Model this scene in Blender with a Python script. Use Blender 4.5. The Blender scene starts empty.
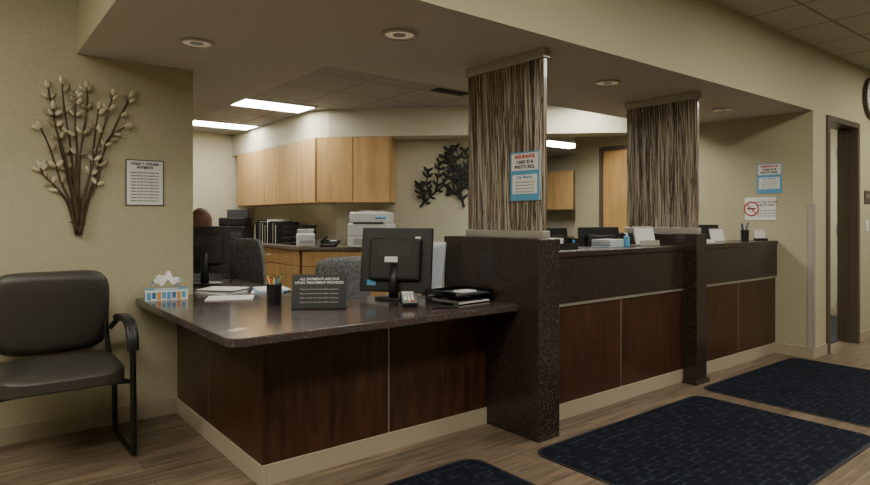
import bpy, bmesh, math, random
from mathutils import Vector, Matrix
random.seed(7)
R=math.radians

# ------------------------------------------------------------------ materials
def newmat(name):
    m=bpy.data.materials.new(name); m.use_nodes=True
    return m, m.node_tree, m.node_tree.nodes['Principled BSDF']
def plain(name,col,rough=.5,metal=0,emit=None,es=0,bump=0,bscale=200,coat=0):
    m,nt,b=newmat(name)
    b.inputs['Base Color'].default_value=(*col,1)
    b.inputs['Roughness'].default_value=rough
    b.inputs['Metallic'].default_value=metal
    if coat: b.inputs['Coat Weight'].default_value=coat
    if emit:
        b.inputs['Emission Color'].default_value=(*emit,1); b.inputs['Emission Strength'].default_value=es
    tc=nt.nodes.new('ShaderNodeTexCoord'); n=nt.nodes.new('ShaderNodeTexNoise')
    n.inputs['Scale'].default_value=bscale; n.inputs['Detail'].default_value=3
    nt.links.new(tc.outputs['Object'],n.inputs['Vector'])
    if bump:
        bp=nt.nodes.new('ShaderNodeBump'); bp.inputs['Strength'].default_value=bump; bp.inputs['Distance'].default_value=.002
        nt.links.new(n.outputs['Fac'],bp.inputs['Height']); nt.links.new(bp.outputs['Normal'],b.inputs['Normal'])
    r=nt.nodes.new('ShaderNodeValToRGB')
    r.color_ramp.elements[0].position=.3; r.color_ramp.elements[1].position=.7
    r.color_ramp.elements[0].color=(*[c*.93 for c in col],1); r.color_ramp.elements[1].color=(*[min(1,c*1.05) for c in col],1)
    nt.links.new(n.outputs['Fac'],r.inputs['Fac']); nt.links.new(r.outputs['Color'],b.inputs['Base Color'])
    return m
def ramp_mat(name,scale,stretch,stops,rough=.4,detail=5,bump=0,coat=0,dist=0):
    m,nt,b=newmat(name)
    tc=nt.nodes.new('ShaderNodeTexCoord'); mp=nt.nodes.new('ShaderNodeMapping'); mp.inputs['Scale'].default_value=stretch
    n=nt.nodes.new('ShaderNodeTexNoise'); n.inputs['Scale'].default_value=scale; n.inputs['Detail'].default_value=detail
    n.inputs['Distortion'].default_value=dist
    r=nt.nodes.new('ShaderNodeValToRGB')
    nt.links.new(tc.outputs['Object'],mp.inputs['Vector']); nt.links.new(mp.outputs['Vector'],n.inputs['Vector'])
    nt.links.new(n.outputs['Fac'],r.inputs['Fac']); nt.links.new(r.outputs['Color'],b.inputs['Base Color'])
    els=r.color_ramp.elements
    while len(els)<len(stops): els.new(.5)
    for e,(p,c) in zip(els,stops): e.position=p; e.color=(*c,1)
    b.inputs['Roughness'].default_value=rough
    b.inputs['Coat Weight'].default_value=coat
    if bump:
        bp=nt.nodes.new('ShaderNodeBump'); bp.inputs['Strength'].default_value=bump; bp.inputs['Distance'].default_value=.003
        nt.links.new(n.outputs['Fac'],bp.inputs['Height']); nt.links.new(bp.outputs['Normal'],b.inputs['Normal'])
    return m
def brick_mat(name,w,h,off,c1,c2,mortar,ms,rough,grain=0,bump=0):
    m,nt,b=newmat(name)
    tc=nt.nodes.new('ShaderNodeTexCoord'); br=nt.nodes.new('ShaderNodeTexBrick')
    br.offset=off; br.inputs['Scale'].default_value=1
    br.inputs['Brick Width'].default_value=w; br.inputs['Row Height'].default_value=h
    br.inputs['Mortar Size'].default_value=ms; br.inputs['Mortar Smooth'].default_value=.1
    br.inputs['Color1'].default_value=(*c1,1); br.inputs['Color2'].default_value=(*c2,1); br.inputs['Mortar'].default_value=(*mortar,1)
    nt.links.new(tc.outputs['Object'],br.inputs['Vector'])
    mp=nt.nodes.new('ShaderNodeMapping'); n=nt.nodes.new('ShaderNodeTexNoise')
    nt.links.new(tc.outputs['Object'],mp.inputs['Vector']); nt.links.new(mp.outputs['Vector'],n.inputs['Vector'])
    mp.inputs['Scale'].default_value=(1.3,16,1) if grain else (1,1,1)
    n.inputs['Scale'].default_value=2.2 if grain else 120; n.inputs['Detail'].default_value=7
    if grain: n.inputs['Distortion'].default_value=.5
    r=nt.nodes.new('ShaderNodeValToRGB'); r.color_ramp.elements[0].position=.34; r.color_ramp.elements[1].position=.64
    lo=.36 if grain else .88
    r.color_ramp.elements[0].color=(lo,lo,lo,1); r.color_ramp.elements[1].color=(1,1,1,1)
    mx=nt.nodes.new('ShaderNodeMix'); mx.data_type='RGBA'; mx.blend_type='MULTIPLY'; mx.inputs['Factor'].default_value=1
    nt.links.new(n.outputs['Fac'],r.inputs['Fac']); nt.links.new(br.outputs['Color'],mx.inputs['A']); nt.links.new(r.outputs['Color'],mx.inputs['B'])
    nt.links.new(mx.outputs['Result'],b.inputs['Base Color']); b.inputs['Roughness'].default_value=rough
    if bump:
        bp=nt.nodes.new('ShaderNodeBump'); bp.inputs['Strength'].default_value=bump; bp.inputs['Distance'].default_value=.002
        nt.links.new(n.outputs['Fac'],bp.inputs['Height']); nt.links.new(bp.outputs['Normal'],b.inputs['Normal'])
    return m

WALL=plain('wall_vinyl_sage_beige',(.45,.415,.27),.7,bump=.35,bscale=70)
WALLO=plain('office_wall_paint',(.54,.51,.37),.7,bump=.1)
SOFF=plain('soffit_paint',(.58,.545,.48),.75,bump=.1)
BULK=plain('bulkhead_paint',(.62,.59,.46),.7)
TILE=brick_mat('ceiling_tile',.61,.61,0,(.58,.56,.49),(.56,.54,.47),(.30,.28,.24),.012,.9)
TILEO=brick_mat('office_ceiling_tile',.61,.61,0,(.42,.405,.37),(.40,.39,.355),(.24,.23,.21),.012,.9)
FLOOR=brick_mat('vinyl_plank_floor',1.2,.15,.37,(.275,.20,.135),(.18,.128,.085),(.05,.036,.025),.002,.36,grain=1,bump=.1)
CARPET=plain('dark_carpet',(.03,.035,.045),.95,bump=.6,bscale=300)
BASE=plain('vinyl_base_tan',(.40,.345,.25),.5)
CHERRY=ramp_mat('dark_cherry_laminate',3,(9,9,1.2),[(0.25,(.026,.010,.005)),(.5,(.050,.021,.010)),(.75,(.082,.037,.019))],.33,6,dist=.6)
STONE=ramp_mat('speckled_solid_surface',190,(1,1,1),[(.0,(.020,.013,.011)),(.57,(.030,.0195,.0165)),(.63,(.075,.055,.048)),(.72,(.19,.155,.14))],.24,2)
STONETOP=ramp_mat('speckled_counter_top',170,(1,1,1),[(.0,(.042,.030,.026)),(.55,(.060,.043,.038)),(.63,(.11,.085,.077)),(.75,(.24,.20,.18))],.15,2)
REARTOP=ramp_mat('rear_counter_top',150,(1,1,1),[(.3,(.12,.09,.07)),(.6,(.2,.16,.13))],.3,2)
MAPLE=ramp_mat('honey_maple',3,(5,5,.7),[(.3,(.48,.29,.11)),(.7,(.60,.39,.17))],.4,5,dist=.3)
MAPLED=plain('maple_gap_shadow',(.13,.07,.025),.7)
DOORW=ramp_mat('oak_door',3,(6,6,.8),[(.3,(.42,.24,.08)),(.7,(.52,.32,.12))],.4,5)
FRAME=plain('dark_bronze_frame',(.085,.064,.044),.4)
ALU=plain('brushed_aluminium',(.50,.47,.42),.4,.7)
BLACK=plain('black_plastic',(.011,.011,.012),.4)
BLACK2=plain('black_gloss',(.006,.006,.008),.12)
SCREEN=plain('lcd_screen',(.01,.015,.025),.1,emit=(.25,.4,.6),es=.6)
DGREY=plain('dark_grey_plastic',(.05,.05,.052),.5)
WHITE=plain('white_plastic',(.74,.75,.75),.4)
LGREY=plain('light_grey_plastic',(.42,.43,.43),.5)
PAPER=plain('paper_white',(.80,.79,.76),.8)
INK=plain('black_ink',(.02,.02,.02),.7)
RED=plain('sign_red',(.55,.03,.03),.6)
BLUE=plain('sign_blue',(.04,.18,.42),.6)
LBLUE=plain('light_blue',(.10,.36,.58),.6)
ORANGE=plain('orange_print',(.75,.32,.08),.6)
YEL=plain('yellow_plastic',(.75,.55,.06),.5)
GREEN=plain('green_plastic',(.05,.35,.12),.5)
UPH=plain('olive_grey_vinyl',(.046,.042,.034),.45,bump=.3,bscale=180)
MESHF=ramp_mat('grey_mesh_fabric',120,(1,1,1),[(.4,(.04,.042,.044)),(.6,(.20,.20,.20))],.9,2,bump=.4)
CHBLK=plain('black_powder_coat',(.008,.008,.008),.3)
GOLD=plain('antique_cream_leaf',(.55,.49,.33),.5,.1)
GOLD2=plain('antique_olive_leaf',(.30,.26,.15),.5,.1)
STEM=plain('dark_bronze_stem',(.075,.05,.028),.45,.4)
IRON=plain('dark_green_iron',(.016,.018,.013),.5,.3)
REED1=plain('reed_dark',(.042,.027,.016),.6)
REED2=plain('reed_mid',(.18,.13,.085),.6)
REED3=plain('reed_light',(.50,.45,.36),.6)
RESIN=ramp_mat('reed_resin_panel',30,(3,3,.12),[(.3,(.07,.05,.032)),(.5,(.25,.20,.145)),(.7,(.50,.45,.36))],.25,5,coat=.3)
LENS=plain('troffer_lens',(.9,.9,.85),.5,emit=(1,.96,.86),es=25)
LENSL=plain('lobby_troffer_lens',(.9,.9,.85),.5,emit=(1,.95,.82),es=29)
CAN=plain('can_light_reflector',(.5,.42,.32),.3,.6,emit=(1,.8,.5),es=.2)
HAIR=ramp_mat('brown_hair',40,(1,1,.2),[(.3,(.09,.04,.018)),(.7,(.20,.095,.045))],.5,4,bump=.5)
SKIN=plain('skin',(.55,.32,.22),.5)
SHIRT=plain('maroon_shirt',(.10,.03,.04),.85)
PANTS=plain('navy_trousers',(.02,.025,.05),.85)
GLASS=plain('clear_guard',(.42,.40,.34),.15)

def mat_rug():
    m,nt,b=newmat('navy_patterned_mat')
    tc=nt.nodes.new('ShaderNodeTexCoord')
    br=nt.nodes.new('ShaderNodeTexBrick'); br.offset=.5
    br.inputs['Brick Width'].default_value=.09; br.inputs['Row Height'].default_value=.045; br.inputs['Mortar Size'].default_value=.005
    br.inputs['Scale'].default_value=1
    br.inputs['Color1'].default_value=(.005,.007,.011,1); br.inputs['Color2'].default_value=(.010,.013,.021,1); br.inputs['Mortar'].default_value=(.028,.036,.054,1)
    n=nt.nodes.new('ShaderNodeTexNoise'); n.inputs['Scale'].default_value=16
    n2=nt.nodes.new('ShaderNodeTexNoise'); n2.inputs['Scale'].default_value=400
    r=nt.nodes.new('ShaderNodeValToRGB'); r.color_ramp.elements[0].position=.42; r.color_ramp.elements[1].position=.62
    mx=nt.nodes.new('ShaderNodeMix'); mx.data_type='RGBA'; mx.inputs['A'].default_value=(.006,.008,.013,1)
    for x in (br,n,n2): nt.links.new(tc.outputs['Object'],x.inputs['Vector'])
    nt.links.new(n.outputs['Fac'],r.inputs['Fac']); nt.links.new(r.outputs['Color'],mx.inputs['Factor']); nt.links.new(br.outputs['Color'],mx.inputs['B'])
    nt.links.new(mx.outputs['Result'],b.inputs['Base Color']); b.inputs['Roughness'].default_value=.95
    b.inputs['Specular IOR Level'].default_value=.1
    bp=nt.nodes.new('ShaderNodeBump'); bp.inputs['Strength'].default_value=.5; bp.inputs['Distance'].default_value=.003
    nt.links.new(n2.outputs['Fac'],bp.inputs['Height']); nt.links.new(bp.outputs['Normal'],b.inputs['Normal'])
    return m
RUG=mat_rug(); RUBBER=plain('black_rubber_edge',(.01,.01,.012),.7)

# ------------------------------------------------------------------ builder
def catmull(p,n=6):
    p=[Vector(q) for q in p]; out=[]
    for i in range(len(p)-1):
        a=p[max(i-1,0)];b=p[i];c=p[i+1];d=p[min(i+2,len(p)-1)]
        for k in range(n):
            t=k/n
            out.append(.5*((2*b)+(c-a)*t+(2*a-5*b+4*c-d)*t*t+(3*b-a-3*c+d)*t**3))
    out.append(p[-1]); return out
class B:
    def __init__(s,name,loc=(0,0,0),rz=0):
        s.name=name;s.loc=loc;s.rz=rz;s.bm=bmesh.new();s.mats=[]
    def mi(s,m):
        if m not in s.mats:s.mats.append(m)
        return s.mats.index(m)
    def add(s,t,m,M=None,smooth=False):
        i=s.mi(m)
        for f in t.faces: f.material_index=i; f.smooth=smooth
        if M is not None: t.transform(M)
        me=bpy.data.meshes.new('t'); t.to_mesh(me); t.free(); s.bm.from_mesh(me); bpy.data.meshes.remove(me)
    def addmesh(s,me,m,M=None,smooth=False):
        t=bmesh.new(); t.from_mesh(me); s.add(t,m,M,smooth)
    def box(s,c,sz,m,bev=0,rot=None,seg=2,smooth=False):
        t=bmesh.new(); bmesh.ops.create_cube(t,size=1)
        t.transform(Matrix.Diagonal((*sz,1)))
        if bev: bmesh.ops.bevel(t,geom=t.edges[:],offset=bev,segments=seg,profile=.5,affect='EDGES')
        M=Matrix.Translation(c)
        if rot is not None: M=M@rot
        s.add(t,m,M,smooth)
    def bx(s,x0,x1,y0,y1,z0,z1,m,bev=0,**k):
        s.box(((x0+x1)/2,(y0+y1)/2,(z0+z1)/2),(x1-x0,y1-y0,z1-z0),m,bev,**k)
    def cyl(s,c,r,h,m,r2=None,seg=24,rot=None,caps=True):
        t=bmesh.new(); bmesh.ops.create_cone(t,cap_ends=caps,segments=seg,radius1=r,radius2=r if r2 is None else r2,depth=h)
        M=Matrix.Translation(c)
        if rot is not None: M=M@rot
        s.add(t,m,M,False)
    def sph(s,c,r,m,rot=None,seg=16):
        t=bmesh.new(); bmesh.ops.create_uvsphere(t,u_segments=seg,v_segments=max(6,seg*2//3),radius=1)
        M=Matrix.Translation(c)
        if rot is not None: M=M@rot
        s.add(t,m,M@Matrix.Diagonal((*r,1)),True)
    def tube(s,pts,r,m,seg=8,cap=True):
        pts=[Vector(p) for p in pts]; n=len(pts); t=bmesh.new()
        rr=r if isinstance(r,(list,tuple)) else [r]*n
        if len(rr)!=n: rr=[rr[0]+(rr[-1]-rr[0])*i/(n-1) for i in range(n)]
        up=None; rings=[]
        for i,p in enumerate(pts):
            d=(pts[min(i+1,n-1)]-pts[max(i-1,0)]).normalized()
            if up is None:
                up=Vector((0,0,1)) if abs(d.z)<.9 else Vector((1,0,0))
            up=(up-d*up.dot(d)).normalized(); sd=d.cross(up)
            rings.append([t.verts.new(p+(up*math.cos(2*math.pi*k/seg)+sd*math.sin(2*math.pi*k/seg))*rr[i]) for k in range(seg)])
        for a,b in zip(rings,rings[1:]):
            for k in range(seg): t.faces.new((a[k],a[(k+1)%seg],b[(k+1)%seg],b[k]))
        if cap: t.faces.new(rings[0][::-1]); t.faces.new(rings[-1])
        bmesh.ops.recalc_face_normals(t,faces=t.faces[:])
        s.add(t,m,None,True)
    def prism(s,poly,z0,z1,m,bev=0,under=None):
        t=bmesh.new(); vs=[t.verts.new((x,y,z0)) for x,y in poly]; f=t.faces.new(vs)
        e=bmesh.ops.extrude_face_region(t,geom=[f])
        for v in e['geom']:
            if isinstance(v,bmesh.types.BMVert): v.co.z=z1
        bmesh.ops.recalc_face_normals(t,faces=t.faces[:])
        if bev: bmesh.ops.bevel(t,geom=[e for e in t.edges if abs(e.verts[0].co.z-e.verts[1].co.z)<1e-5],offset=bev,segments=2,profile=.5,affect='EDGES')
        s.add(t,m)
        if under:
            j=s.mi(under); s.bm.normal_update()
            for f in s.bm.faces:
                if f.normal.z<-.9: f.material_index=j
    def text(s,body,size,m,M,bold=0):
        cu=bpy.data.curves.new('t','FONT'); cu.body=body; cu.size=size; cu.align_x='CENTER'; cu.align_y='CENTER'
        cu.extrude=.0004; cu.offset=bold; cu.resolution_u=2; cu.space_line=1.05
        o=bpy.data.objects.new('t',cu); bpy.context.scene.collection.objects.link(o)
        dg=bpy.context.evaluated_depsgraph_get(); me=bpy.data.meshes.new_from_object(o.evaluated_get(dg))
        s.addmesh(me,m,M); bpy.data.objects.remove(o); bpy.data.meshes.remove(me)
    def skin(s,verts,edges,rad,m,sub=2,root=0):
        me=bpy.data.meshes.new('sk'); me.from_pydata(verts,edges,[]); o=bpy.data.objects.new('sk',me)
        bpy.context.scene.collection.objects.link(o)
        o.modifiers.new('s','SKIN')
        for i,v in enumerate(me.skin_vertices[0].data):
            r=rad[i]; v.radius=r if isinstance(r,tuple) else (r,r); v.use_root=(i==root)
        sb=o.modifiers.new('u','SUBSURF'); sb.levels=sub; sb.render_levels=sub
        dg=bpy.context.evaluated_depsgraph_get(); dg.update()
        e=bpy.data.meshes.new_from_object(o.evaluated_get(dg)); s.addmesh(e,m,None,True)
        bpy.data.objects.remove(o); bpy.data.meshes.remove(e)
    def done(s):
        me=bpy.data.meshes.new(s.name); s.bm.to_mesh(me); s.bm.free()
        for m in s.mats: me.materials.append(m)
        o=bpy.data.objects.new(s.name,me); o.location=s.loc; o.rotation_euler=(0,0,s.rz)
        bpy.context.scene.collection.objects.link(o); return o
FACE=Matrix.Rotation(R(90),4,'X')          # text plane -> facing -Y
def TF(x,y,z): return Matrix.Translation((x,y,z))@FACE
def RX(a): return Matrix.Rotation(R(a),4,'X')
def RY(a): return Matrix.Rotation(R(a),4,'Y')
def RZ(a): return Matrix.Rotation(R(a),4,'Z')
def roundrect(x0,x1,y0,y1,r,n=6):
    out=[]
    for cx,cy,a in ((x1-r,y1-r,0),(x0+r,y1-r,90),(x0+r,y0+r,180),(x1-r,y0+r,270)):
        for k in range(n+1):
            t=R(a+90*k/n); out.append((cx+r*math.cos(t),cy+r*math.sin(t)))
    return out

# ------------------------------------------------------------------ room shell
ZS=2.26; ZC=2.85; ZO=2.57
def slab(name,x0,x1,y0,y1,z0,z1,m):
    b=B(name); b.bx(x0,x1,y0,y1,z0,z1,m); return b.done()
slab('floor',-3,10,-3,11.15,-.1,0,FLOOR)
slab('floor_carpet',6.27,9.0,2.35,4.8,0,.012,CARPET)
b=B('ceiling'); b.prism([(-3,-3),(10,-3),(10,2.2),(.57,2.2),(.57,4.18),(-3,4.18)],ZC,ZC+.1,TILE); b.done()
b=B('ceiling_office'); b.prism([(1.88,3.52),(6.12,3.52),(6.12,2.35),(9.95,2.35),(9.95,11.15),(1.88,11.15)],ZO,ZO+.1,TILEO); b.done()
b=B('ceiling_soffit'); b.prism([(.57,2.2),(6.12,2.2),(6.12,3.52),(1.88,3.52),(1.88,9.3),(1.0,9.3),(1.0,4.33),(1.245,4.33),(1.245,4.18),(.57,4.18)],ZS,ZC,WALL,under=SOFF); b.done()
slab('wall_left',-3,1.245,4.18,4.33,0,ZC,WALL)
slab('wall_right_end',6.12,6.43,2.2,2.35,0,ZC,WALL)
slab('wall_right_header',6.43,7.28,2.2,2.35,2.25,ZC,WALL)
slab('wall_right',7.28,10,2.2,2.35,0,ZC,WALL)
slab('wall_office_right',6.12,6.27,2.35,4.9,0,ZO,WALL)
slab('wall_rear',-3,10,-3.15,-3,0,ZC,WALL)
slab('wall_west',-3.15,-3,-3.15,4.33,0,ZC,WALL)
slab('wall_east',10,10.15,-3.15,2.35,0,ZC,WALL)
slab('wall_office_left',.85,1.0,4.33,9.3,0,ZS+.3,WALLO)
slab('wall_office_back',.85,3.7,9.3,9.45,0,ZO,WALLO)
b=B('wall_office_diagonal'); b.prism([(3.7,9.45),(3.7,6.65),(5.2,5.15),(5.2,11),(3.7,11)],0,ZO,WALLO); b.done()
slab('wall_corridor_side',6.27,9.8,4.8,4.9,0,ZO,WALLO)
slab('wall_corridor_end',9.8,9.95,2.35,11.15,0,ZO,WALLO)
slab('wall_corridor_back',5.2,9.8,11,11.15,0,ZO,WALLO)
cx=[(3.36,9.3),(3.36,6.72),(3.375,6.62),(3.41,6.52),(3.47,6.42),(5.75,4.14),(5.86,4.05),(5.98,3.98),(6.12,3.94),(6.12,4.23),(3.7,6.65),(3.7,9.3)]
b=B('trim_bulkhead'); b.prism(cx,2.24,ZO,BULK); b.done()
def bb(name,x0,x1,y0,y1): slab(name,x0,x1,y0,y1,0,.1,BASE)
bb('baseboard_left',-3,1.13,4.168,4.18)
bb('baseboard_right',6.10,6.12,2.19,2.51)
bb('baseboard_right_end',6.12,6.43,2.188,2.2)
bb('baseboard_door_side',7.28,10,2.188,2.2)
slab('baseboard_side_room',8.99,9.0,2.36,4.79,.012,.11,BASE)
slab('wall_side_room',9.0,9.1,2.35,4.8,0,ZO,WALLO)
b=B('trim_corner_guard'); b.bx(6.11,6.12,2.19,2.24,.1,1.41,GLASS,.002); b.bx(6.11,6.16,2.19,2.2,.1,1.41,GLASS,.002); b.done()
b=B('door_1')
b.bx(6.43,6.485,2.18,2.37,0,2.25,FRAME,.004); b.bx(7.225,7.28,2.18,2.37,0,2.25,FRAME,.004); b.bx(6.485,7.225,2.18,2.37,2.195,2.25,FRAME,.004)
b.bx(6.485,6.50,2.27,2.29,0,2.195,FRAME); b.bx(7.21,7.225,2.27,2.29,0,2.195,FRAME)
for z in (.35,1.15,1.95): b.cyl((7.215,2.375,z),.008,.1,ALU)
b.done()
b=B('door_2')
b.bx(6.08,6.12,3.52,3.58,0,2.13,FRAME,.003);b.bx(6.08,6.12,4.46,4.51,0,2.13,FRAME,.003);b.bx(6.08,6.12,3.58,4.46,2.08,2.13,FRAME,.003)
b.bx(6.095,6.12,3.58,4.46,.005,2.08,DOORW,.003)
b.tube(catmull([(6.09,3.66,1.0),(6.045,3.66,1.0),(6.04,3.70,1.0),(6.04,3.78,1.0)]),.01,ALU)
b.done()

# ------------------------------------------------------------------ ceiling lights
def troffer(name,cx,cy,z,w,d,lens):
    b=B(name,(cx,cy,z))
    b.bx(-w/2,w/2,-d/2,-d/2+.025,-.018,0,WHITE);b.bx(-w/2,w/2,d/2-.025,d/2,-.018,0,WHITE)
    b.bx(-w/2,-w/2+.025,-d/2,d/2,-.018,0,WHITE);b.bx(w/2-.025,w/2,-d/2,d/2,-.018,0,WHITE)
    b.bx(-w/2+.025,w/2-.025,-d/2+.025,d/2-.025,-.012,-.002,lens); b.done()
for (x,y) in ((2.83,6.57),(2.87,8.35)): troffer('ceiling_light_panel',x,y,ZO,.9,.5,LENS)
for (x,y,w,d) in ((2.75,4.1,.6,.6),(4.95,4.0,1.2,.5),(8.2,6.9,1.2,.6),(7.6,3.6,1.2,.6)): troffer('ceiling_light_panel',x,y,ZO,w,d,LENS)  # corridor panel is real; the rest are unseen, added to light office and side room
for (x,y) in ((-.2,1.4),(2.2,.5),(4.7,.5),(7.6,.8),(-1.6,2.9)): troffer('ceiling_light_panel',x,y,ZC,1.2,.6,LENSL)
for (x,y) in ((1.06,3.49),(1.86,2.66),(3.70,2.67),(5.42,2.68)):
    b=B('recessed_downlight',(x,y,ZS))
    ring=[(.085*math.cos(2*math.pi*k/32),.085*math.sin(2*math.pi*k/32),-.006) for k in range(33)]
    b.tube(ring,.010,ALU,8,cap=False)
    b.cyl((0,0,-.004),.08,.006,CAN,r2=.06,seg=32); b.cyl((0,0,-.0085),.035,.003,LGREY,seg=24); b.done()
b=B('ceiling_air_vent',(3.95,4.75,ZO),R(0)); b.bx(-.2,.2,-.06,.06,-.012,0,BLACK)
for k in range(5): b.bx(-.19,.19,-.05+k*.022,-.044+k*.022,-.018,-.008,DGREY)
b.done()

# ------------------------------------------------------------------ reception desk
b=B('reception_desk')
S=ALU
b.bx(1.16,1.20,2.785,4.165,.1,.73,CHERRY); b.bx(1.16,2.59,2.785,2.83,.1,.73,CHERRY)
b.bx(1.14,1.16,2.765,3.546,.1,.73,CHERRY,.002); b.bx(1.14,1.16,3.554,4.165,.1,.73,CHERRY,.002); b.bx(1.142,1.158,3.546,3.554,.1,.73,S)
b.bx(1.161,1.86,2.765,2.785,.1,.73,CHERRY,.002); b.bx(1.868,2.588,2.765,2.785,.1,.73,CHERRY,.002); b.bx(1.86,1.868,2.767,2.783,.1,.73,S)
b.bx(1.132,1.16,2.757,4.165,0,.1,BASE,.002); b.bx(1.16,2.59,2.757,2.785,0,.1,BASE,.002)
r=.07; arc=[(.89+r-r*math.sin(R(a)),2.49+r-r*math.cos(R(a))) for a in (90,75,60,45,30,15,0)]
poly=[(.89,4.17)]+arc+[(2.588,2.49),(2.588,3.35),(1.9,3.35),(1.85,3.42),(1.85,5.1),(1.26,5.1),(1.26,4.34),(1.25,4.17)]
b.prism(poly,.73,.77,STONETOP,.006)
b.bx(1.28,1.83,5.05,5.08,0,.73,CHERRY)
b.bx(2.59,2.77,2.33,3.18,0,1.155,STONE,.004)
b.bx(4.45,4.60,2.40,3.18,0,1.155,STONE,.004)
b.bx(4.42,4.62,2.385,2.50,0,.035,STONE,.004)
for x0,x1,sm in ((2.77,4.45,3.65),(4.60,6.115,5.38)):
    b.bx(x0,x1,2.505,2.62,.735,1.03,STONE); b.bx(x0,x1,2.495,2.85,1.025,1.065,STONE,.004)
    b.bx(x0,x1,2.51,2.525,.715,.735,S)
    b.bx(x0,x1,2.54,2.62,.1,.735,CHERRY)
    b.bx(x0,sm-.004,2.52,2.54,.1,.715,CHERRY,.002); b.bx(sm+.004,x1,2.52,2.54,.1,.715,CHERRY,.002); b.bx(sm-.004,sm+.004,2.522,2.54,.1,.715,S)
    b.bx(x0,x1,2.512,2.54,0,.1,BASE,.002)
    b.bx(x0,x1,2.62,3.3,.71,.745,STONETOP,.004)
    b.bx(x0+.01,x0+.04,2.65,3.25,0,.71,CHERRY); b.bx(x1-.04,x1-.01,2.65,3.25,0,.71,CHERRY)
b.done()

# decorative reed screens
def reed(name,x,y0,y1):
    b=B(name); z0,z1=1.156,ZS-.001
    b.bx(x-.012,x+.012,y0,y1,z0+.02,z1-.02,RESIN)
    b.bx(x-.03,x+.03,y0-.01,y1+.01,z1-.055,z1,ALU,.003); b.bx(x-.03,x+.03,y0-.01,y1+.01,z0,z0+.045,ALU,.003)
    for sgn in (-1,1):
        for k in range(115):
            y=random.uniform(y0+.006,y1-.006); pts=[]
            dy=random.uniform(-.03,.03); ph=random.uniform(0,6)
            for i in range(9):
                z=z0+.04+(z1-z0-.09)*i/8
                yy=min(max(y+dy*(i/8-.5)*2+.010*math.sin(ph+i*.8),y0+.004),y1-.004)
                pts.append((x+sgn*(.011+.002*math.sin(ph+i)),yy,z))
            b.tube(pts,random.uniform(.0016,.0036),random.choice([REED1,REED1,REED1,REED2,REED2,REED3,REED3,REED3]),5,cap=False)
    return b.done()
reed('reed_screen_panel',2.68,2.36,3.02)
reed('reed_screen_panel',4.525,2.43,3.06)

# ------------------------------------------------------------------ cabinets
b=B('wall_cabinet')
b.prism([(3.38,9.08),(3.38,6.545),(4.00,5.925),(4.20,6.145),(3.695,6.65),(3.695,9.08)],1.48,2.238,MAPLED)
b.bx(3.36,3.695,9.06,9.09,1.47,2.238,MAPLE)
nd=5; L=(9.06-6.55)/nd
for i in range(nd): b.bx(3.355,3.38,6.55+i*L+.005,6.55+(i+1)*L-.005,1.47,2.236,MAPLE,.002)
M=Matrix.Translation((3.36,6.525,0))@RZ(-45)
for i in range(2):
    t=bmesh.new(); bmesh.ops.create_cube(t,size=1); t.transform(Matrix.Diagonal((.430,.022,.766,1))); b.add(t,MAPLE,M@Matrix.Translation((.225+i*.44,.012,1.853)))
t=bmesh.new(); bmesh.ops.create_cube(t,size=1); t.transform(Matrix.Diagonal((.02,.31,.766,1))); b.add(t,MAPLE,M@Matrix.Translation((.892,.17,1.853)))
b.prism([(3.36,9.08),(3.36,6.54),(3.98,5.92),(4.20,6.14),(3.695,6.65),(3.695,9.08)],1.465,1.482,MAPLE)
b.done()
b=B('base_cabinet')
top=[(3.695,9.295),(2.3,9.295),(2.3,8.68),(3.08,8.68),(3.08,6.41),(4.10,5.39),(4.525,5.815),(3.695,6.645)]
inn=[(3.69,9.29),(2.34,9.29),(2.34,8.72),(3.12,8.72),(3.12,6.43),(4.09,5.46),(4.47,5.84),(3.69,6.62)]
b.prism(inn,.1,.91,MAPLED); b.prism([(x,y) for x,y in inn],0,.1,BLACK); b.prism(top,.91,.95,REARTOP,.004)
nd=4;L=(8.70-6.45)/nd
for i in range(nd):
    b.bx(3.10,3.12,6.45+i*L+.004,6.45+(i+1)*L-.004,.12,.72,MAPLE,.002); b.bx(3.10,3.12,6.45+i*L+.004,6.45+(i+1)*L-.004,.73,.90,MAPLE,.002)
    b.tube([(3.085,6.45+(i+.4)*L,.82),(3.085,6.45+(i+.6)*L,.82)],.005,ALU)
M=Matrix.Translation((3.12,6.43,0))@RZ(-45)
for i in range(3):
    for z0,z1 in ((.12,.72),(.73,.90)):
        t=bmesh.new(); bmesh.ops.create_cube(t,size=1); t.transform(Matrix.Diagonal((.44,.022,z1-z0,1))); b.add(t,MAPLE,M@Matrix.Translation((.24+i*.45,-.01,(z0+z1)/2)))
b.done()
b=B('corridor_wall_cabinet'); b.bx(9.47,9.795,7.62,8.82,1.46,2.22,MAPLED)
for i in range(3): b.bx(9.45,9.47,7.62+i*.4+.004,7.62+(i+1)*.4-.004,1.46,2.22,MAPLE,.002)
b.done()
b=B('corridor_base_cabinet'); b.bx(9.22,9.795,7.2,9.2,0,.9,MAPLED); b.bx(9.18,9.795,7.2,9.2,.9,.94,REARTOP,.004)
for i in range(4): b.bx(9.20,9.22,7.2+i*.5+.004,7.2+(i+1)*.5-.004,.1,.88,MAPLE,.002)
b.done()

# ------------------------------------------------------------------ rugs
for x0,x1,y0,y1 in ((2.45,4.2,1.15,2.27),(4.36,6.02,1.2,2.34),(.75,2.17,1.3,2.42)):
    b=B('floor_mat',((x0+x1)/2,(y0+y1)/2,0)); w=(x1-x0)/2; d=(y1-y0)/2
    b.prism(roundrect(-w,w,-d,d,.1),0.0005,.005,RUBBER,.001); b.prism(roundrect(-w+.02,w-.02,-d+.02,d-.02,.09),.003,.009,RUG,.002); b.done()

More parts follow.
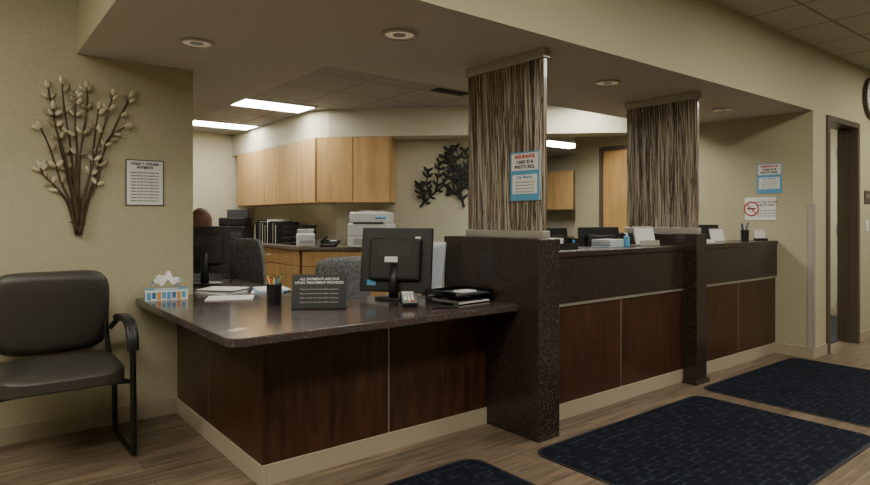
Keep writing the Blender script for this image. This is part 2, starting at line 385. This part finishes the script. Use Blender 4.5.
# ------------------------------------------------------------------ waiting chair
b=B('waiting_chair',(.43,3.80,0))
def cushion(b,w,d,h,M,mat,curve=0,bev=.03):
    t=bmesh.new(); bmesh.ops.create_cube(t,size=1); bmesh.ops.subdivide_edges(t,edges=t.edges[:],cuts=9,use_grid_fill=True)
    for v in t.verts:
        x,y,z=v.co*2
        k=(abs(x)**5+abs(y)**5)**(1/5) if (abs(x)+abs(y))>0 else 0
        mx=max(abs(x),abs(y)); f=mx/k if k>0 else 1
        x*=f;y*=f
        edge=max(abs(x),abs(y)); zz=z*(1-.45*max(0,edge-.6)/.4*max(0,edge-.6)/.4)
        v.co=Vector((x*w/2,y*d/2,zz*h/2+curve*(x*x)))
    b.add(t,mat,M,True)
cushion(b,.58,.56,.095,Matrix.Translation((0,-.035,.455))@RX(2),UPH)
cushion(b,.58,.47,.075,Matrix.Translation((0,.235,.74))@RX(100),UPH,curve=-.035)
b.box((0,0,.405),(.48,.44,.02),CHBLK,.005)
for sx in (-1,1):
    x=sx*.32
    p=catmull([(x*.9,.20,.63),(x,.14,.685),(x,.0,.70),(x,-.14,.69),(x,-.215,.63),(x,-.23,.5),(x,-.245,.25),(x,-.255,.06),(x,-.235,.016),(x,-.15,.014),(x,.1,.014),(x,.2,.02),(x*.99,.225,.07),(x*.97,.21,.3),(x*.9,.22,.45),(x*.86,.25,.6),(x*.84,.27,.72)],5)
    b.tube(p,.0155,CHBLK,10)
    pad=catmull([(x,.13,.70),(x,.0,.715),(x,-.14,.705),(x,-.21,.65),(x,-.232,.56)],5)
    for dx in (-.014,0,.014): b.tube([q+Vector((dx,0,0)) for q in pad],[.019,.016],BLACK,10)
    b.tube([(x*.99,-.235,.40),(x*.6,-.2,.40)],.011,CHBLK); b.tube([(x*.97,.2,.40),(x*.6,.18,.40)],.011,CHBLK)
b.tube([(-.3,-.2,.40),(.3,-.2,.40)],.011,CHBLK); b.tube([(-.3,.18,.40),(.3,.18,.40)],.011,CHBLK)
b.done()

# ------------------------------------------------------------------ office chairs
def task_chair(loc,rz,top=1.05,arms=True):
    b=B('office_chair',loc,rz)   # faces +Y (front), back at -Y
    for k in range(5):
        a=2*math.pi*k/5+.3; ex,ey=.27*math.cos(a),.27*math.sin(a)
        b.tube([(0,0,.11),(ex*.6,ey*.6,.095),(ex,ey,.07)],[.028,.018],BLACK,8)
        b.cyl((ex,ey,.03),.03,.045,BLACK,rot=RZ(math.degrees(a))@RX(90),seg=16)
    b.cyl((0,0,.25),.028,.28,DGREY); b.box((0,0,.40),(.22,.26,.04),BLACK,.01)
    cushion(b,.50,.48,.09,Matrix.Translation((0,.03,.46)),MESHF)
    hb=top-.58
    cushion(b,.46,hb,.05,Matrix.Translation((0,-.22,.58+hb/2))@RX(96),MESHF,curve=.04)
    b.tube(catmull([(0,-.05,.40),(0,-.24,.41),(0,-.275,.5),(0,-.27,.7)]),.022,BLACK)
    if arms:
        for sx in (-1,1):
            b.tube(catmull([(sx*.15,0,.40),(sx*.27,0,.42),(sx*.29,0,.5),(sx*.29,0,.64)]),.014,BLACK)
            b.box((sx*.29,.02,.66),(.07,.26,.025),BLACK,.01)
    b.done()
task_chair((2.25,5.28,0),R(-72),1.10,False)
task_chair((2.35,3.85,0),R(180),.98,False)
task_chair((1.745,5.67,0),0,.98)
task_chair((3.7,3.75,0),R(170),1.0)
task_chair((5.3,3.8,0),R(190),1.0)

# ------------------------------------------------------------------ monitors
def monitor(loc,rz,w=.44,h=.35,bot=.09,sticker=False,tilt=-6):
    b=B('computer_monitor',loc,rz)   # screen faces +Y, back faces -Y
    zc=bot+h/2; T=Matrix.Translation((0,0,zc))@RX(tilt)
    def p(c,s,m,bev): 
        t=bmesh.new(); bmesh.ops.create_cube(t,size=1); t.transform(Matrix.Diagonal((*s,1)))
        if bev: bmesh.ops.bevel(t,geom=t.edges[:],offset=bev,segments=3,profile=.5,affect='EDGES')
        b.add(t,m,T@Matrix.Translation(c))
    p((0,0,0),(w,.028,h),BLACK,.008); p((0,.0145,.005),(w-.035,.002,h-.05),SCREEN,0)
    p((0,-.025,0),(w*.72,.045,h*.66),BLACK,.018)
    for k in range(6): p((0,-.049,.03+k*.012),(w*.45,.002,.004),DGREY,0)
    if sticker:
        p((-w*.04,-.049,.0),(.085,.002,.035),WHITE,0); p((-w*.33,-.0155,-h*.36),(.06,.002,.035),LBLUE,0)
        p((w*.3,-.0155,h*.30),(.035,.002,.05),PAPER,0)
    b.tube([(0,-.05,.012),(0,-.055,bot+.06),(0,-.045,zc-.02)],[.032,.026],BLACK,12)
    b.prism([(math.cos(2*math.pi*k/32)*.13,-.03+math.sin(2*math.pi*k/32)*.095) for k in range(32)],0,.014,BLACK,.004)
    b.done()
monitor((2.18,3.15,.77),R(-54),.47,.405,.04,True,-8)
monitor((1.51,4.75,.77),R(-28),.36,.36,.085)
monitor((3.50,3.05,.745),R(0),.44,.34,.12)
monitor((4.12,3.05,.745),R(-15),.40,.34,.12)
monitor((5.72,3.0,.745),R(-10),.40,.33,.14)
monitor((5.02,3.12,.745),R(10),.40,.30,.12)

# ------------------------------------------------------------------ desk items
b=B('tissue_box',(1.03,4.0,.77),R(-10))
b.bx(-.12,.12,-.06,.06,0,.065,PAPER,.003)
for k in range(8):
    x=-.112+k*.028; m=[LBLUE,BLUE,ORANGE,LBLUE][k%4]
    b.bx(x,x+.022,-.0615,-.0598,.006+.008*(k%2),.052,m)
for k in range(4): b.bx(-.1215,-.1198,-.05+k*.026,-.03+k*.026,.01,.05,[BLUE,ORANGE,LBLUE,BLUE][k])
b.bx(-.119,.119,-.059,.059,.065,.0655,LBLUE)
b.prism([(math.cos(2*math.pi*k/20)*.07,math.sin(2*math.pi*k/20)*.03) for k in range(20)],.065,.0675,PAPER)
t=bmesh.new(); bmesh.ops.create_grid(t,x_segments=20,y_segments=20,size=.085)
for v in t.verts:
    x,y=v.co.x,v.co.y; rr=math.hypot(x,y)
    v.co=Vector((x*.9+.01*math.sin(y*60),y*.45+.012*math.sin(x*70),.172-rr*.70+.016*math.sin(x*90+y*50)))
for v in t.verts: v.co.z=max(v.co.z,.062)
b.add(t,PAPER,None,True); b.done()
def magazine(loc,rz,cols,name='magazine'):
    b=B(name,loc,rz)
    for i,c in enumerate(cols):
        b.box((.012*i,.008*i,.004+.006*i),(.21,.28,.005),c,.001,rot=RZ(7*i))
    b.done()
magazine((1.42,4.14,.77),R(20),[PAPER,LGREY,INK,PAPER],'paper_stack')
magazine((1.70,4.02,.77),R(-25),[PAPER,LBLUE,PAPER],'magazine_stack')
magazine((1.36,3.80,.77),R(65),[PAPER],'paper_sheet')
b=B('business_card',(1.0,2.70,.77),R(35)); b.bx(-.045,.045,-.028,.028,.0003,.0015,MAPLE); b.bx(-.04,.04,-.02,.02,.0015,.0018,REED3); b.done()
def pen_cup(loc,r=.04,h=.10,n=7,mat=BLACK):
    b=B('pen_cup',loc)
    b.cyl((0,0,h/2),r*.92,h,mat,r2=r,seg=24,caps=False); b.cyl((0,0,.002),r*.92,.004,mat)
    b.tube([(r*math.cos(2*math.pi*k/24),r*math.sin(2*math.pi*k/24),h) for k in range(25)],.003,mat,6,cap=False)
    for k in range(n):
        a=random.uniform(0,6.28); q=r*.6
        m=random.choice([YEL,BLUE,INK,RED,GREEN,WHITE])
        x,y=q*math.cos(a),q*math.sin(a); x2,y2=x*1.5,y*1.5
        z2=h+random.uniform(.03,.06)
        b.tube([(-x*.4,-y*.4,.006),(x2,y2,z2)],.004,m,6); b.tube([(x2,y2,z2),(x2*1.03,y2*1.03,z2+.012)],[.004,.0015],INK,6)
    b.done()
pen_cup((1.46,3.36,.77),.045,.12)
pen_cup((5.80,2.66,1.065),.036,.10,7)
b=B('payment_notice_sign',(1.59,3.05,.77),R(-34))
T=RX(-14)
t=bmesh.new(); bmesh.ops.create_cube(t,size=1); t.transform(Matrix.Diagonal((.30,.008,.19,1))); b.add(t,BLACK,Matrix.Translation((0,0,.097))@T)
TT=Matrix.Translation((0,0,.097))@T@Matrix.Translation((0,-.0048,0))@FACE
b.text('ALL PAYMENTS ARE DUE\nUPON TREATMENT PROVIDED',.0195,WHITE,TT@Matrix.Translation((0,.058,0)),.0002)
for k in range(4): b.text('Please see the front desk staff for questions',.012,LGREY,TT@Matrix.Translation((0,.012-.024*k,0)))
t=bmesh.new(); bmesh.ops.create_cube(t,size=1); t.transform(Matrix.Diagonal((.30,.09,.005,1))); b.add(t,BLACK,Matrix.Translation((0,.04,.0035)))
b.done()
b=B('card_payment_terminal',(2.05,2.84,.77),R(-30))
b.box((0,0,.035),(.09,.17,.035),BLACK,.008,rot=RX(18)); b.box((0,.045,.066),(.066,.05,.004),LGREY,.001,rot=RX(18))
for i in range(3):
    for j in range(4): b.box((-.021+i*.021,.002-.019*j,.054-.006*j),(.015,.012,.007),[WHITE,WHITE,WHITE,[GREEN,YEL,RED][i]][j],.001,rot=RX(18))
b.done()
b=B('letter_tray',(2.40,2.80,.77),R(4))
for z in (.0,.045):
    b.bx(-.16,.16,-.13,.13,z+.002,z+.006,BLACK2); b.bx(-.16,-.155,-.13,.13,z+.002,z+.03,BLACK2); b.bx(.155,.16,-.13,.13,z+.002,z+.03,BLACK2); b.bx(-.16,.16,.125,.13,z+.002,z+.03,BLACK2)
    b.bx(-.14,.14,-.12,.11,z+.006,z+.012,PAPER if z==0 else INK)
for sx in (-1,1):
    for sy in (-1,1): b.bx(sx*.155-.004,sx*.155+.004,sy*.12-.004,sy*.12+.004,.0,.05,BLACK2)
b.bx(-.03,.09,-.06,.02,.058,.066,PAPER)
b.done()
b=B('document_holder',(2.475,3.16,.77),R(-66))
b.box((0,0,.18),(.18,.006,.34),LGREY,.002,rot=RX(-10)); b.box((0,-.006,.19),(.165,.003,.32),PAPER,0,rot=RX(-10)); b.box((0,.03,.006),(.16,.08,.01),BLACK,.003)
b.done()
b=B('stapler',(2.16,2.64,.77),R(60)); b.box((0,0,.006),(.035,.15,.012),BLACK,.004); b.box((0,.0,.035),(.03,.15,.022),BLACK,.008,rot=RX(8)); b.box((0,-.06,.018),(.028,.03,.02),DGREY,.003); b.done()
b=B('tape_dispenser',(2.40,3.0,.77),R(-20)); b.prism([(-.07,-.025),(.07,-.025),(.07,.025),(-.07,.025)],0,.03,REED3,.006)
b.cyl((.0,0,.045),.03,.02,PAPER,rot=RX(90)); b.cyl((.0,0,.045),.014,.024,BLACK,rot=RX(90)); b.box((-.062,0,.04),(.012,.03,.03),REED3,.003); b.done()
# items on transaction counters
b=B('brochure_holder',(4.20,2.68,1.065),R(-10))
b.box((0,0,.004),(.22,.1,.006),GLASS,.002); b.box((0,.02,.075),(.21,.004,.15),GLASS,.001,rot=RX(-14))
b.box((0,.010,.072),(.2,.012,.13),PAPER,.001,rot=RX(-14)); b.bx(-.105,.105,-.042,-.038,.004,.04,GLASS)
b.done()
b=B('hand_sanitizer_bottle',(3.98,2.70,1.065)); b.cyl((0,0,.035),.022,.07,LBLUE); b.cyl((0,0,.075),.022,.012,LBLUE,r2=.009); b.cyl((0,0,.088),.008,.016,WHITE); b.tube([(0,0,.096),(-.03,0,.096)],.004,WHITE); b.done()
b=B('business_card_holder',(5.99,2.60,1.065),R(-25)); b.box((0,0,.012),(.12,.05,.022),BLACK,.003); b.box((0,.01,.06),(.11,.012,.085),PAPER,.001,rot=RX(-10)); b.done()
b=B('paper_stack',(3.80,2.74,1.065),R(8))
for k in range(9): b.box((.002*(k%3),.002*(k%2),.004+.006*k),(.21,.15,.005),[PAPER,LBLUE,PAPER,LGREY][k%4],0,rot=RZ(k%3))
b.done()
b=B('paper_stack',(5.1,2.72,1.065),R(-6))
for k in range(4): b.box((.002*(k%3),.002*(k%2),.004+.006*k),(.21,.15,.005),PAPER,0,rot=RZ(k%3*2))
b.done()
b=B('brochure_holder',(5.45,2.74,1.065),R(-20))
b.box((0,0,.004),(.16,.09,.006),GLASS,.002); b.box((0,.02,.06),(.15,.004,.12),GLASS,.001,rot=RX(-14)); b.box((0,.010,.058),(.14,.012,.105),PAPER,.001,rot=RX(-14)); b.done()
b=B('desk_organizer',(3.28,2.74,1.065),R(5))
b.bx(-.11,.11,-.06,.06,0,.006,BLACK)
for x in (-.108,-.035,.035,.104): b.bx(x,x+.004,-.06,.06,0,.07,BLACK)
b.bx(-.11,.11,-.06,-.056,0,.04,BLACK); b.bx(-.11,.11,.056,.06,0,.08,BLACK); b.bx(-.10,-.04,-.04,.04,.006,.075,PAPER); b.bx(.04,.10,-.04,.04,.006,.06,LBLUE)
b.done()
b=B('desk_phone',(3.05,2.95,.745),R(8)); b.box((0,0,.035),(.2,.2,.035),BLACK,.008,rot=RX(10)); b.tube(catmull([(-.07,-.09,.07),(-.07,-.05,.075),(-.07,.05,.09),(-.07,.09,.09)]),.018,BLACK,10); b.box((.03,.05,.065),(.08,.04,.006),LGREY,.001,rot=RX(10)); b.done()
b=B('file_sorter',(5.27,2.98,.745),R(0)); 
b.bx(-.0,.22,-.08,.1,0,.01,BLACK)
for k in range(6): b.bx(.005+k*.04,.009+k*.04,-.08,.1,.01,.38,BLACK); b.bx(.014+k*.04,.022+k*.04,-.075,.09,.01,.36+.01*(k%3),[PAPER,REED3,LBLUE][k%3])
b.done()

# rear counter items
b=B('laser_printer',(3.77,5.94,.95),R(-45))
b.bx(-.24,.24,-.2,.2,0,.27,WHITE,.015); b.bx(-.22,.22,-.19,.19,.27,.40,WHITE,.02); b.bx(-.17,.17,-.203,-.19,.03,.10,LGREY,.003); b.bx(-.17,.17,-.205,-.16,.265,.285,DGREY); b.box((.14,-.18,.345),(.12,.05,.02),LBLUE,.002,rot=RX(55)); b.bx(-.23,-.05,-.202,-.198,.13,.135,DGREY)
b.bx(-.12,.12,-.1,.16,.40,.415,LGREY,.004); b.done()
b=B('inkjet_printer',(3.22,8.80,.95),R(-40)); b.bx(-.21,.21,-.18,.18,0,.22,BLACK,.012); b.bx(-.19,.19,-.16,.17,.22,.34,BLACK,.02); b.bx(-.15,.15,-.30,-.18,.04,.055,DGREY,.003); b.bx(-.15,.15,-.183,-.178,.07,.14,DGREY); b.bx(-.16,.16,.10,.14,.34,.46,DGREY,.004); b.done()
b=B('inkjet_printer',(2.62,8.98,.95),R(0)); b.bx(-.2,.2,-.18,.18,0,.30,DGREY,.02); b.bx(-.19,.19,-.18,.18,.30,.36,BLACK,.015); b.bx(-.15,.15,-.3,-.18,.05,.065,BLACK); b.done()
b=B('file_sorter',(3.40,7.75,.95)); 
for k in range(9):
    y=-.35+k*.085; b.bx(-.16,.16,y,y+.006,0,.28,BLACK); b.bx(-.15,.15,y+.012,y+.05,.004,.24+.025*(k%4),[PAPER,LGREY,INK,PAPER,REED3][k%5])
b.bx(-.16,.16,-.35,.34,0,.004,BLACK); b.done()
b=B('letter_tray',(3.38,7.02,.95),R(0))
for z in (0,.07,.14,.21):
    b.bx(-.17,.17,-.13,.13,z+.002,z+.006,BLACK); b.bx(-.17,-.165,-.13,.13,z,z+.035,BLACK); b.bx(-.15,.15,-.12,.12,z+.006,z+.025,PAPER); b.bx(-.17,.17,-.13,-.125,z,z+.03,BLACK)
for sx in (-1,1):
    for sy in (-1,1): b.bx(sx*.165-.004,sx*.165+.004,sy*.125-.004,sy*.125+.004,0,.25,BLACK)
b.done()
b=B('desk_phone',(3.42,6.30,.95),R(-45)); b.box((0,0,.035),(.2,.2,.035),BLACK,.008,rot=RX(14)); b.tube(catmull([(-.07,-.09,.065),(-.07,-.05,.075),(-.07,.05,.10),(-.07,.09,.105)]),.018,BLACK,10); b.box((.03,.05,.065),(.08,.04,.006),LGREY,.001,rot=RX(14)); b.done()
b=B('storage_box',(4.14,5.67,.95),R(-45)); b.bx(-.09,.09,-.12,.12,0,.14,DGREY,.006); b.bx(-.095,.095,-.125,.125,.12,.15,BLACK,.004); b.done()
b=B('label_printer',(3.24,6.56,.95),R(-20)); b.bx(-.10,.10,-.1,.1,0,.15,WHITE,.015); b.bx(-.08,.08,-.102,-.09,.03,.07,LGREY); b.bx(-.09,.09,-.06,.08,.15,.20,LGREY,.01); b.done()

# ------------------------------------------------------------------ signs
def notice(name,loc,rz,w,h,fn,border=None):
    b=B(name,loc,rz); b.bx(-w/2,w/2,-.006,-.001,-h/2,h/2,PAPER)
    if border:
        for x0,x1,z0,z1 in ((-w/2,w/2,h/2-.006,h/2),(-w/2,w/2,-h/2,-h/2+.006),(-w/2,-w/2+.006,-h/2,h/2),(w/2-.006,w/2,-h/2,h/2)): b.bx(x0,x1,-.008,-.001,z0,z1,border)
    fn(b,w,h); return b.done()
def fn_rules(b,w,h):
    b.text('COLD & COUGH\nPATIENTS',h*.075,INK,TF(0,-.0065,h*.37),.0012)
    for k in range(10): b.text('please tell the front desk if you',h*.045,INK,TF(0,-.0065,h*.22-k*h*.068),.0004)
notice('framed_notice',(.947,4.18,1.50),0,.225,.29,fn_rules,DGREY)
def fn_ins(b,w,h):
    b.bx(-w*.5,w*.5,-.0068,-.006,h*.10,h*.5,LBLUE); b.bx(-w*.46,w*.46,-.0073,-.006,h*.12,h*.47,PAPER)
    b.text('INSURANCE',h*.10,RED,TF(0,-.0075,h*.40),.0014)
    b.text('CARD ID &\nPHOTO REQ.',h*.095,INK,TF(0,-.0075,h*.24),.0012)
    b.bx(-w*.5,w*.5,-.0075,-.006,-h*.5,h*.10,LBLUE); b.bx(-w*.42,w*.42,-.0085,-.007,-h*.36,h*.03,PAPER)
    b.text('Dear Member',h*.075,BLUE,TF(0,-.009,-h*.02),.0004)
    for k in range(4): b.text('please present your card',h*.05,INK,TF(0,-.009,-h*.12-k*h*.065))
notice('insurance_notice',(2.662,2.50,1.525),R(-90),.235,.29,fn_ins)
notice('insurance_notice',(6.12,2.575,1.66),R(-90),.225,.285,fn_ins)
def fn_smoke(b,w,h):
    c=Vector((-w*.28,-.009,0)); r=h*.30
    b.tube([(c.x+r*math.cos(2*math.pi*k/32),c.y,r*math.sin(2*math.pi*k/32)) for k in range(33)],.006,RED,6,cap=False)
    b.box((c.x,-.011,0),(r*2,.003,.010),RED,0,rot=RY(45)); b.box((c.x,-.008,0),(r*1.2,.003,.014),INK)
    b.text('NO CELL PHONE\nUSE AT DESK',h*.12,INK,TF(w*.2,-.0068,h*.22),.0005)
    for k in range(3): b.text('thank you for your help',h*.08,INK,TF(w*.2,-.0068,-h*.08-k*h*.12))
notice('no_phone_notice',(6.12,2.66,1.37),R(-90),.29,.22,fn_smoke)
b=B('wall_clock',(7.63,2.2,2.55)); b.cyl((0,-.02,0),.22,.035,FRAME,rot=RX(90),seg=48); b.cyl((0,-.039,0),.195,.004,PAPER,rot=RX(90),seg=48)
for k in range(12):
    a=2*math.pi*k/12; b.box((.165*math.sin(a),-.042,.165*math.cos(a)),(.008,.002,.03),INK,rot=RY(math.degrees(a)))
b.box((.03,-.044,.03),(.01,.002,.11),INK,rot=RY(45)); b.box((-.06,-.045,.02),(.007,.002,.15),INK,rot=RY(-70)); b.done()
b=B('light_switch',(7.55,2.2,1.2)); b.bx(-.04,.04,-.008,0,-.06,.06,WHITE,.003); b.bx(-.012,.012,-.014,-.006,-.025,.025,WHITE,.002); b.done()
b=B('room_number_sign',(7.55,2.2,1.50)); b.bx(-.09,.09,-.008,0,-.07,.07,FRAME,.003); b.text('112',.06,WHITE,TF(0,-.0085,.01)); b.done()

# ------------------------------------------------------------------ wall art
def leafy(b,c,ang,l,w,m):
    b.sph(c,(l/2,.006,w/2),m,rot=RY(-math.degrees(ang)),seg=10)
b=B('metal_branch_wall_art')
def px(u,v,y=-.02):
    return Vector((.37+(u-37)*.0053,4.18+y,1.27+(219-v)*.00603))
stems=[[(74,235),(70,200),(62,165),(52,120),(47,92)],[(75,235),(72,195),(68,150),(62,110),(60,87)],[(76,235),(76,190),(78,150),(84,110),(84,88)],
[(77,235),(82,195),(92,155),(104,115),(110,93)],[(78,235),(86,200),(98,160),(115,120),(130,92)],[(77,232),(84,205),(95,180),(104,140),(124,124)],
[(73,233),(68,205),(58,180),(48,150),(40,132)],[(75,225),(72,185),(74,150),(72,118),(74,100)],[(73,230),(66,205),(56,190),(44,178),(40,170)],
[(76,232),(80,200),(88,170),(92,135),(96,108)],[(75,232),(70,190),(60,150),(54,130),(52,112)]]
for si,st in enumerate(stems):
    yy=-.018-.006*(si%4)
    p=catmull([px(u,v,yy) for u,v in st],6); b.tube(p,[.009,.004],STEM,7)
    n=len(p)
    k=int(n*.45)
    while k<n:
        d=(p[min(k+1,n-1)]-p[k-1]); a=math.atan2(d.z,d.x)
        for sd in (-1,1):
            if random.random()<.75:
                aa=a+sd*R(random.uniform(28,55)); L=random.uniform(.038,.058)
                c=p[k]+Vector((math.cos(aa)*L*.62,-.008,math.sin(aa)*L*.62))
                b.tube([p[k],c],.0015,STEM,5); leafy(b,c,aa,L,L*.5,random.choice([GOLD,GOLD,GOLD,GOLD2,GOLD2]))
        k+=random.choice([3,4])
    a=math.atan2((p[-1]-p[-3]).z,(p[-1]-p[-3]).x); leafy(b,p[-1]+Vector((math.cos(a)*.02,0,math.sin(a)*.02)),a,.06,.03,GOLD)
for z in (.0,.03): b.tube([px(68,222-z*300,-.015),px(83,224-z*300,-.015)],.005,STEM)
b.tube([px(76,225,-.02),px(76,225,0)],.006,STEM); b.done()
b=B('metal_tree_wall_art',(4.655-.004,5.695-.004,0),R(-45))
s=.01212
def pq(u,v,y=-.02): return Vector(((u-445)*s,y,1.27+(219-v)*s))
tr=[[(420,207),(430,197),(444,186),(458,180)],[(430,197),(427,185),(428,172)],[(436,192),(438,178),(440,164)],[(444,184),(450,172),(454,166)],[(425,202),(421,194),(420,186)],
[(464,207),(461,190),(462,172),(456,149)],[(462,178),(468,168),(466,153)],[(461,185),(453,172),(446,158)],[(462,190),(469,184),(471,173)],[(461,168),(452,160),(450,152)],[(462,196),(455,190),(450,190)]]
for st in tr:
    p=catmull([pq(u,v) for u,v in st],6); b.tube(p,[.015,.006],IRON,7)
    n=len(p); k=3
    while k<n:
        d=p[min(k+1,n-1)]-p[k-1]; a=math.atan2(d.z,d.x)
        for sd in (-1,1):
            aa=a+sd*R(random.uniform(35,60)); L=random.uniform(.07,.095); c=p[k]+Vector((math.cos(aa)*L*.6,-.01,math.sin(aa)*L*.6)); leafy(b,c,aa,L,L*.42,IRON)
        k+=3
    a=math.atan2((p[-1]-p[-3]).z,(p[-1]-p[-3]).x); leafy(b,p[-1],a,.09,.04,IRON)
b.tube([pq(462,190,-.02),pq(462,190,.01)],.006,IRON); b.tube([pq(440,190,-.02),pq(440,190,.01)],.006,IRON); b.done()

# ------------------------------------------------------------------ seated person (back to the lobby)
b=B('seated_person',(1.765,5.70,0),0)
tv=[(0,0,.58),(0,0,.72),(0,.01,.90),(0,0,1.0),(.17,0,1.0),(-.17,0,1.0),(.235,.03,.77),(-.235,.03,.77),(.15,.25,.66),(-.15,.25,.66),(0,.0,1.07)]
te=[(0,1),(1,2),(2,3),(3,4),(3,5),(4,6),(5,7),(6,8),(7,9),(3,10)]
b.skin(tv,te,[(.17,.12),(.145,.105),(.165,.11),(.12,.085),.065,.065,.047,.047,.033,.033,.05],SHIRT)
lv=[(0,0,.56),(.1,.06,.56),(-.1,.06,.56),(.11,.44,.55),(-.11,.44,.55),(.11,.46,.12),(-.11,.46,.12)]
b.skin(lv,[(0,1),(0,2),(1,3),(2,4),(3,5),(4,6)],[(.15,.10),.088,.088,.062,.062,.042,.042],PANTS)
for sx in (-1,1):
    b.skin([(sx*.11,.45,.07),(sx*.11,.50,.045),(sx*.115,.60,.03)],[(0,1),(1,2)],[.04,.038,.03],BLACK)
    b.skin([(sx*.15,.25,.66),(sx*.145,.29,.655),(sx*.14,.34,.645)],[(0,1),(1,2)],[.026,(.036,.018),(.038,.016)],SKIN,root=1)
    for j,(dx,l) in enumerate(((-.027,.058),(-.009,.068),(.009,.072),(.027,.062))):
        x=sx*.14-sx*dx; b.tube(catmull([(x,.345,.648),(x,.345+l*.5,.650),(x-sx*.002,.345+l*.8,.640),(x-sx*.003,.345+l,.628)],4),[.0095,.007],SKIN,8); b.sph((x-sx*.003,.345+l,.628),(.007,.007,.007),SKIN,seg=8)
    b.tube(catmull([(sx*.12,.29,.652),(sx*.098,.315,.65),(sx*.09,.345,.642),(sx*.092,.365,.635)],4),[.012,.008],SKIN,8)
b.tube([(0,0,1.04),(0,.01,1.16)],.052,SKIN,16)
b.sph((0,.02,1.235),(.073,.092,.112),SKIN,seg=24); b.sph((0,.045,1.175),(.052,.06,.05),SKIN,seg=16)
b.sph((0,.114,1.225),(.013,.018,.022),SKIN,seg=10); b.sph((0,.104,1.183),(.024,.008,.007),RED,seg=10)
for sx in (-1,1):
    b.sph((sx*.028,.102,1.245),(.013,.008,.008),WHITE,seg=10); b.sph((sx*.028,.109,1.245),(.005,.003,.005),INK,seg=8); b.box((sx*.028,.108,1.265),(.03,.006,.005),HAIR,.001)
    b.sph((sx*.074,.02,1.23),(.012,.022,.032),SKIN,seg=10)
b.sph((0,-.005,1.265),(.088,.10,.108),HAIR,seg=24); b.sph((0,-.05,1.19),(.078,.06,.115),HAIR,seg=20)
for k in range(26):
    a=R(180+k*180/25); x=.083*math.cos(a); y=-.01+.095*math.sin(a)
    b.tube(catmull([(x*.5,y*.5,1.35),(x,y,1.28),(x*1.02,y*1.05,1.18),(x*.9,y*1.0,1.08)],4),[.012,.005],HAIR,6)
b.done()

# ------------------------------------------------------------------ camera, world
w=bpy.data.worlds.new('World'); bpy.context.scene.world=w; w.use_nodes=True
w.node_tree.nodes['Background'].inputs[0].default_value=(.5,.48,.42,1); w.node_tree.nodes['Background'].inputs[1].default_value=.05
cd=bpy.data.cameras.new('Camera'); cam=bpy.data.objects.new('Camera',cd); bpy.context.scene.collection.objects.link(cam)
cam.location=(0,0,1.27); cam.rotation_euler=(R(90),0,math.atan2(.7845,.620)-math.pi/2)
cd.sensor_width=36; cd.lens=36*607/870; cd.shift_y=-23.5/870; cd.clip_start=.05
bpy.context.scene.camera=cam
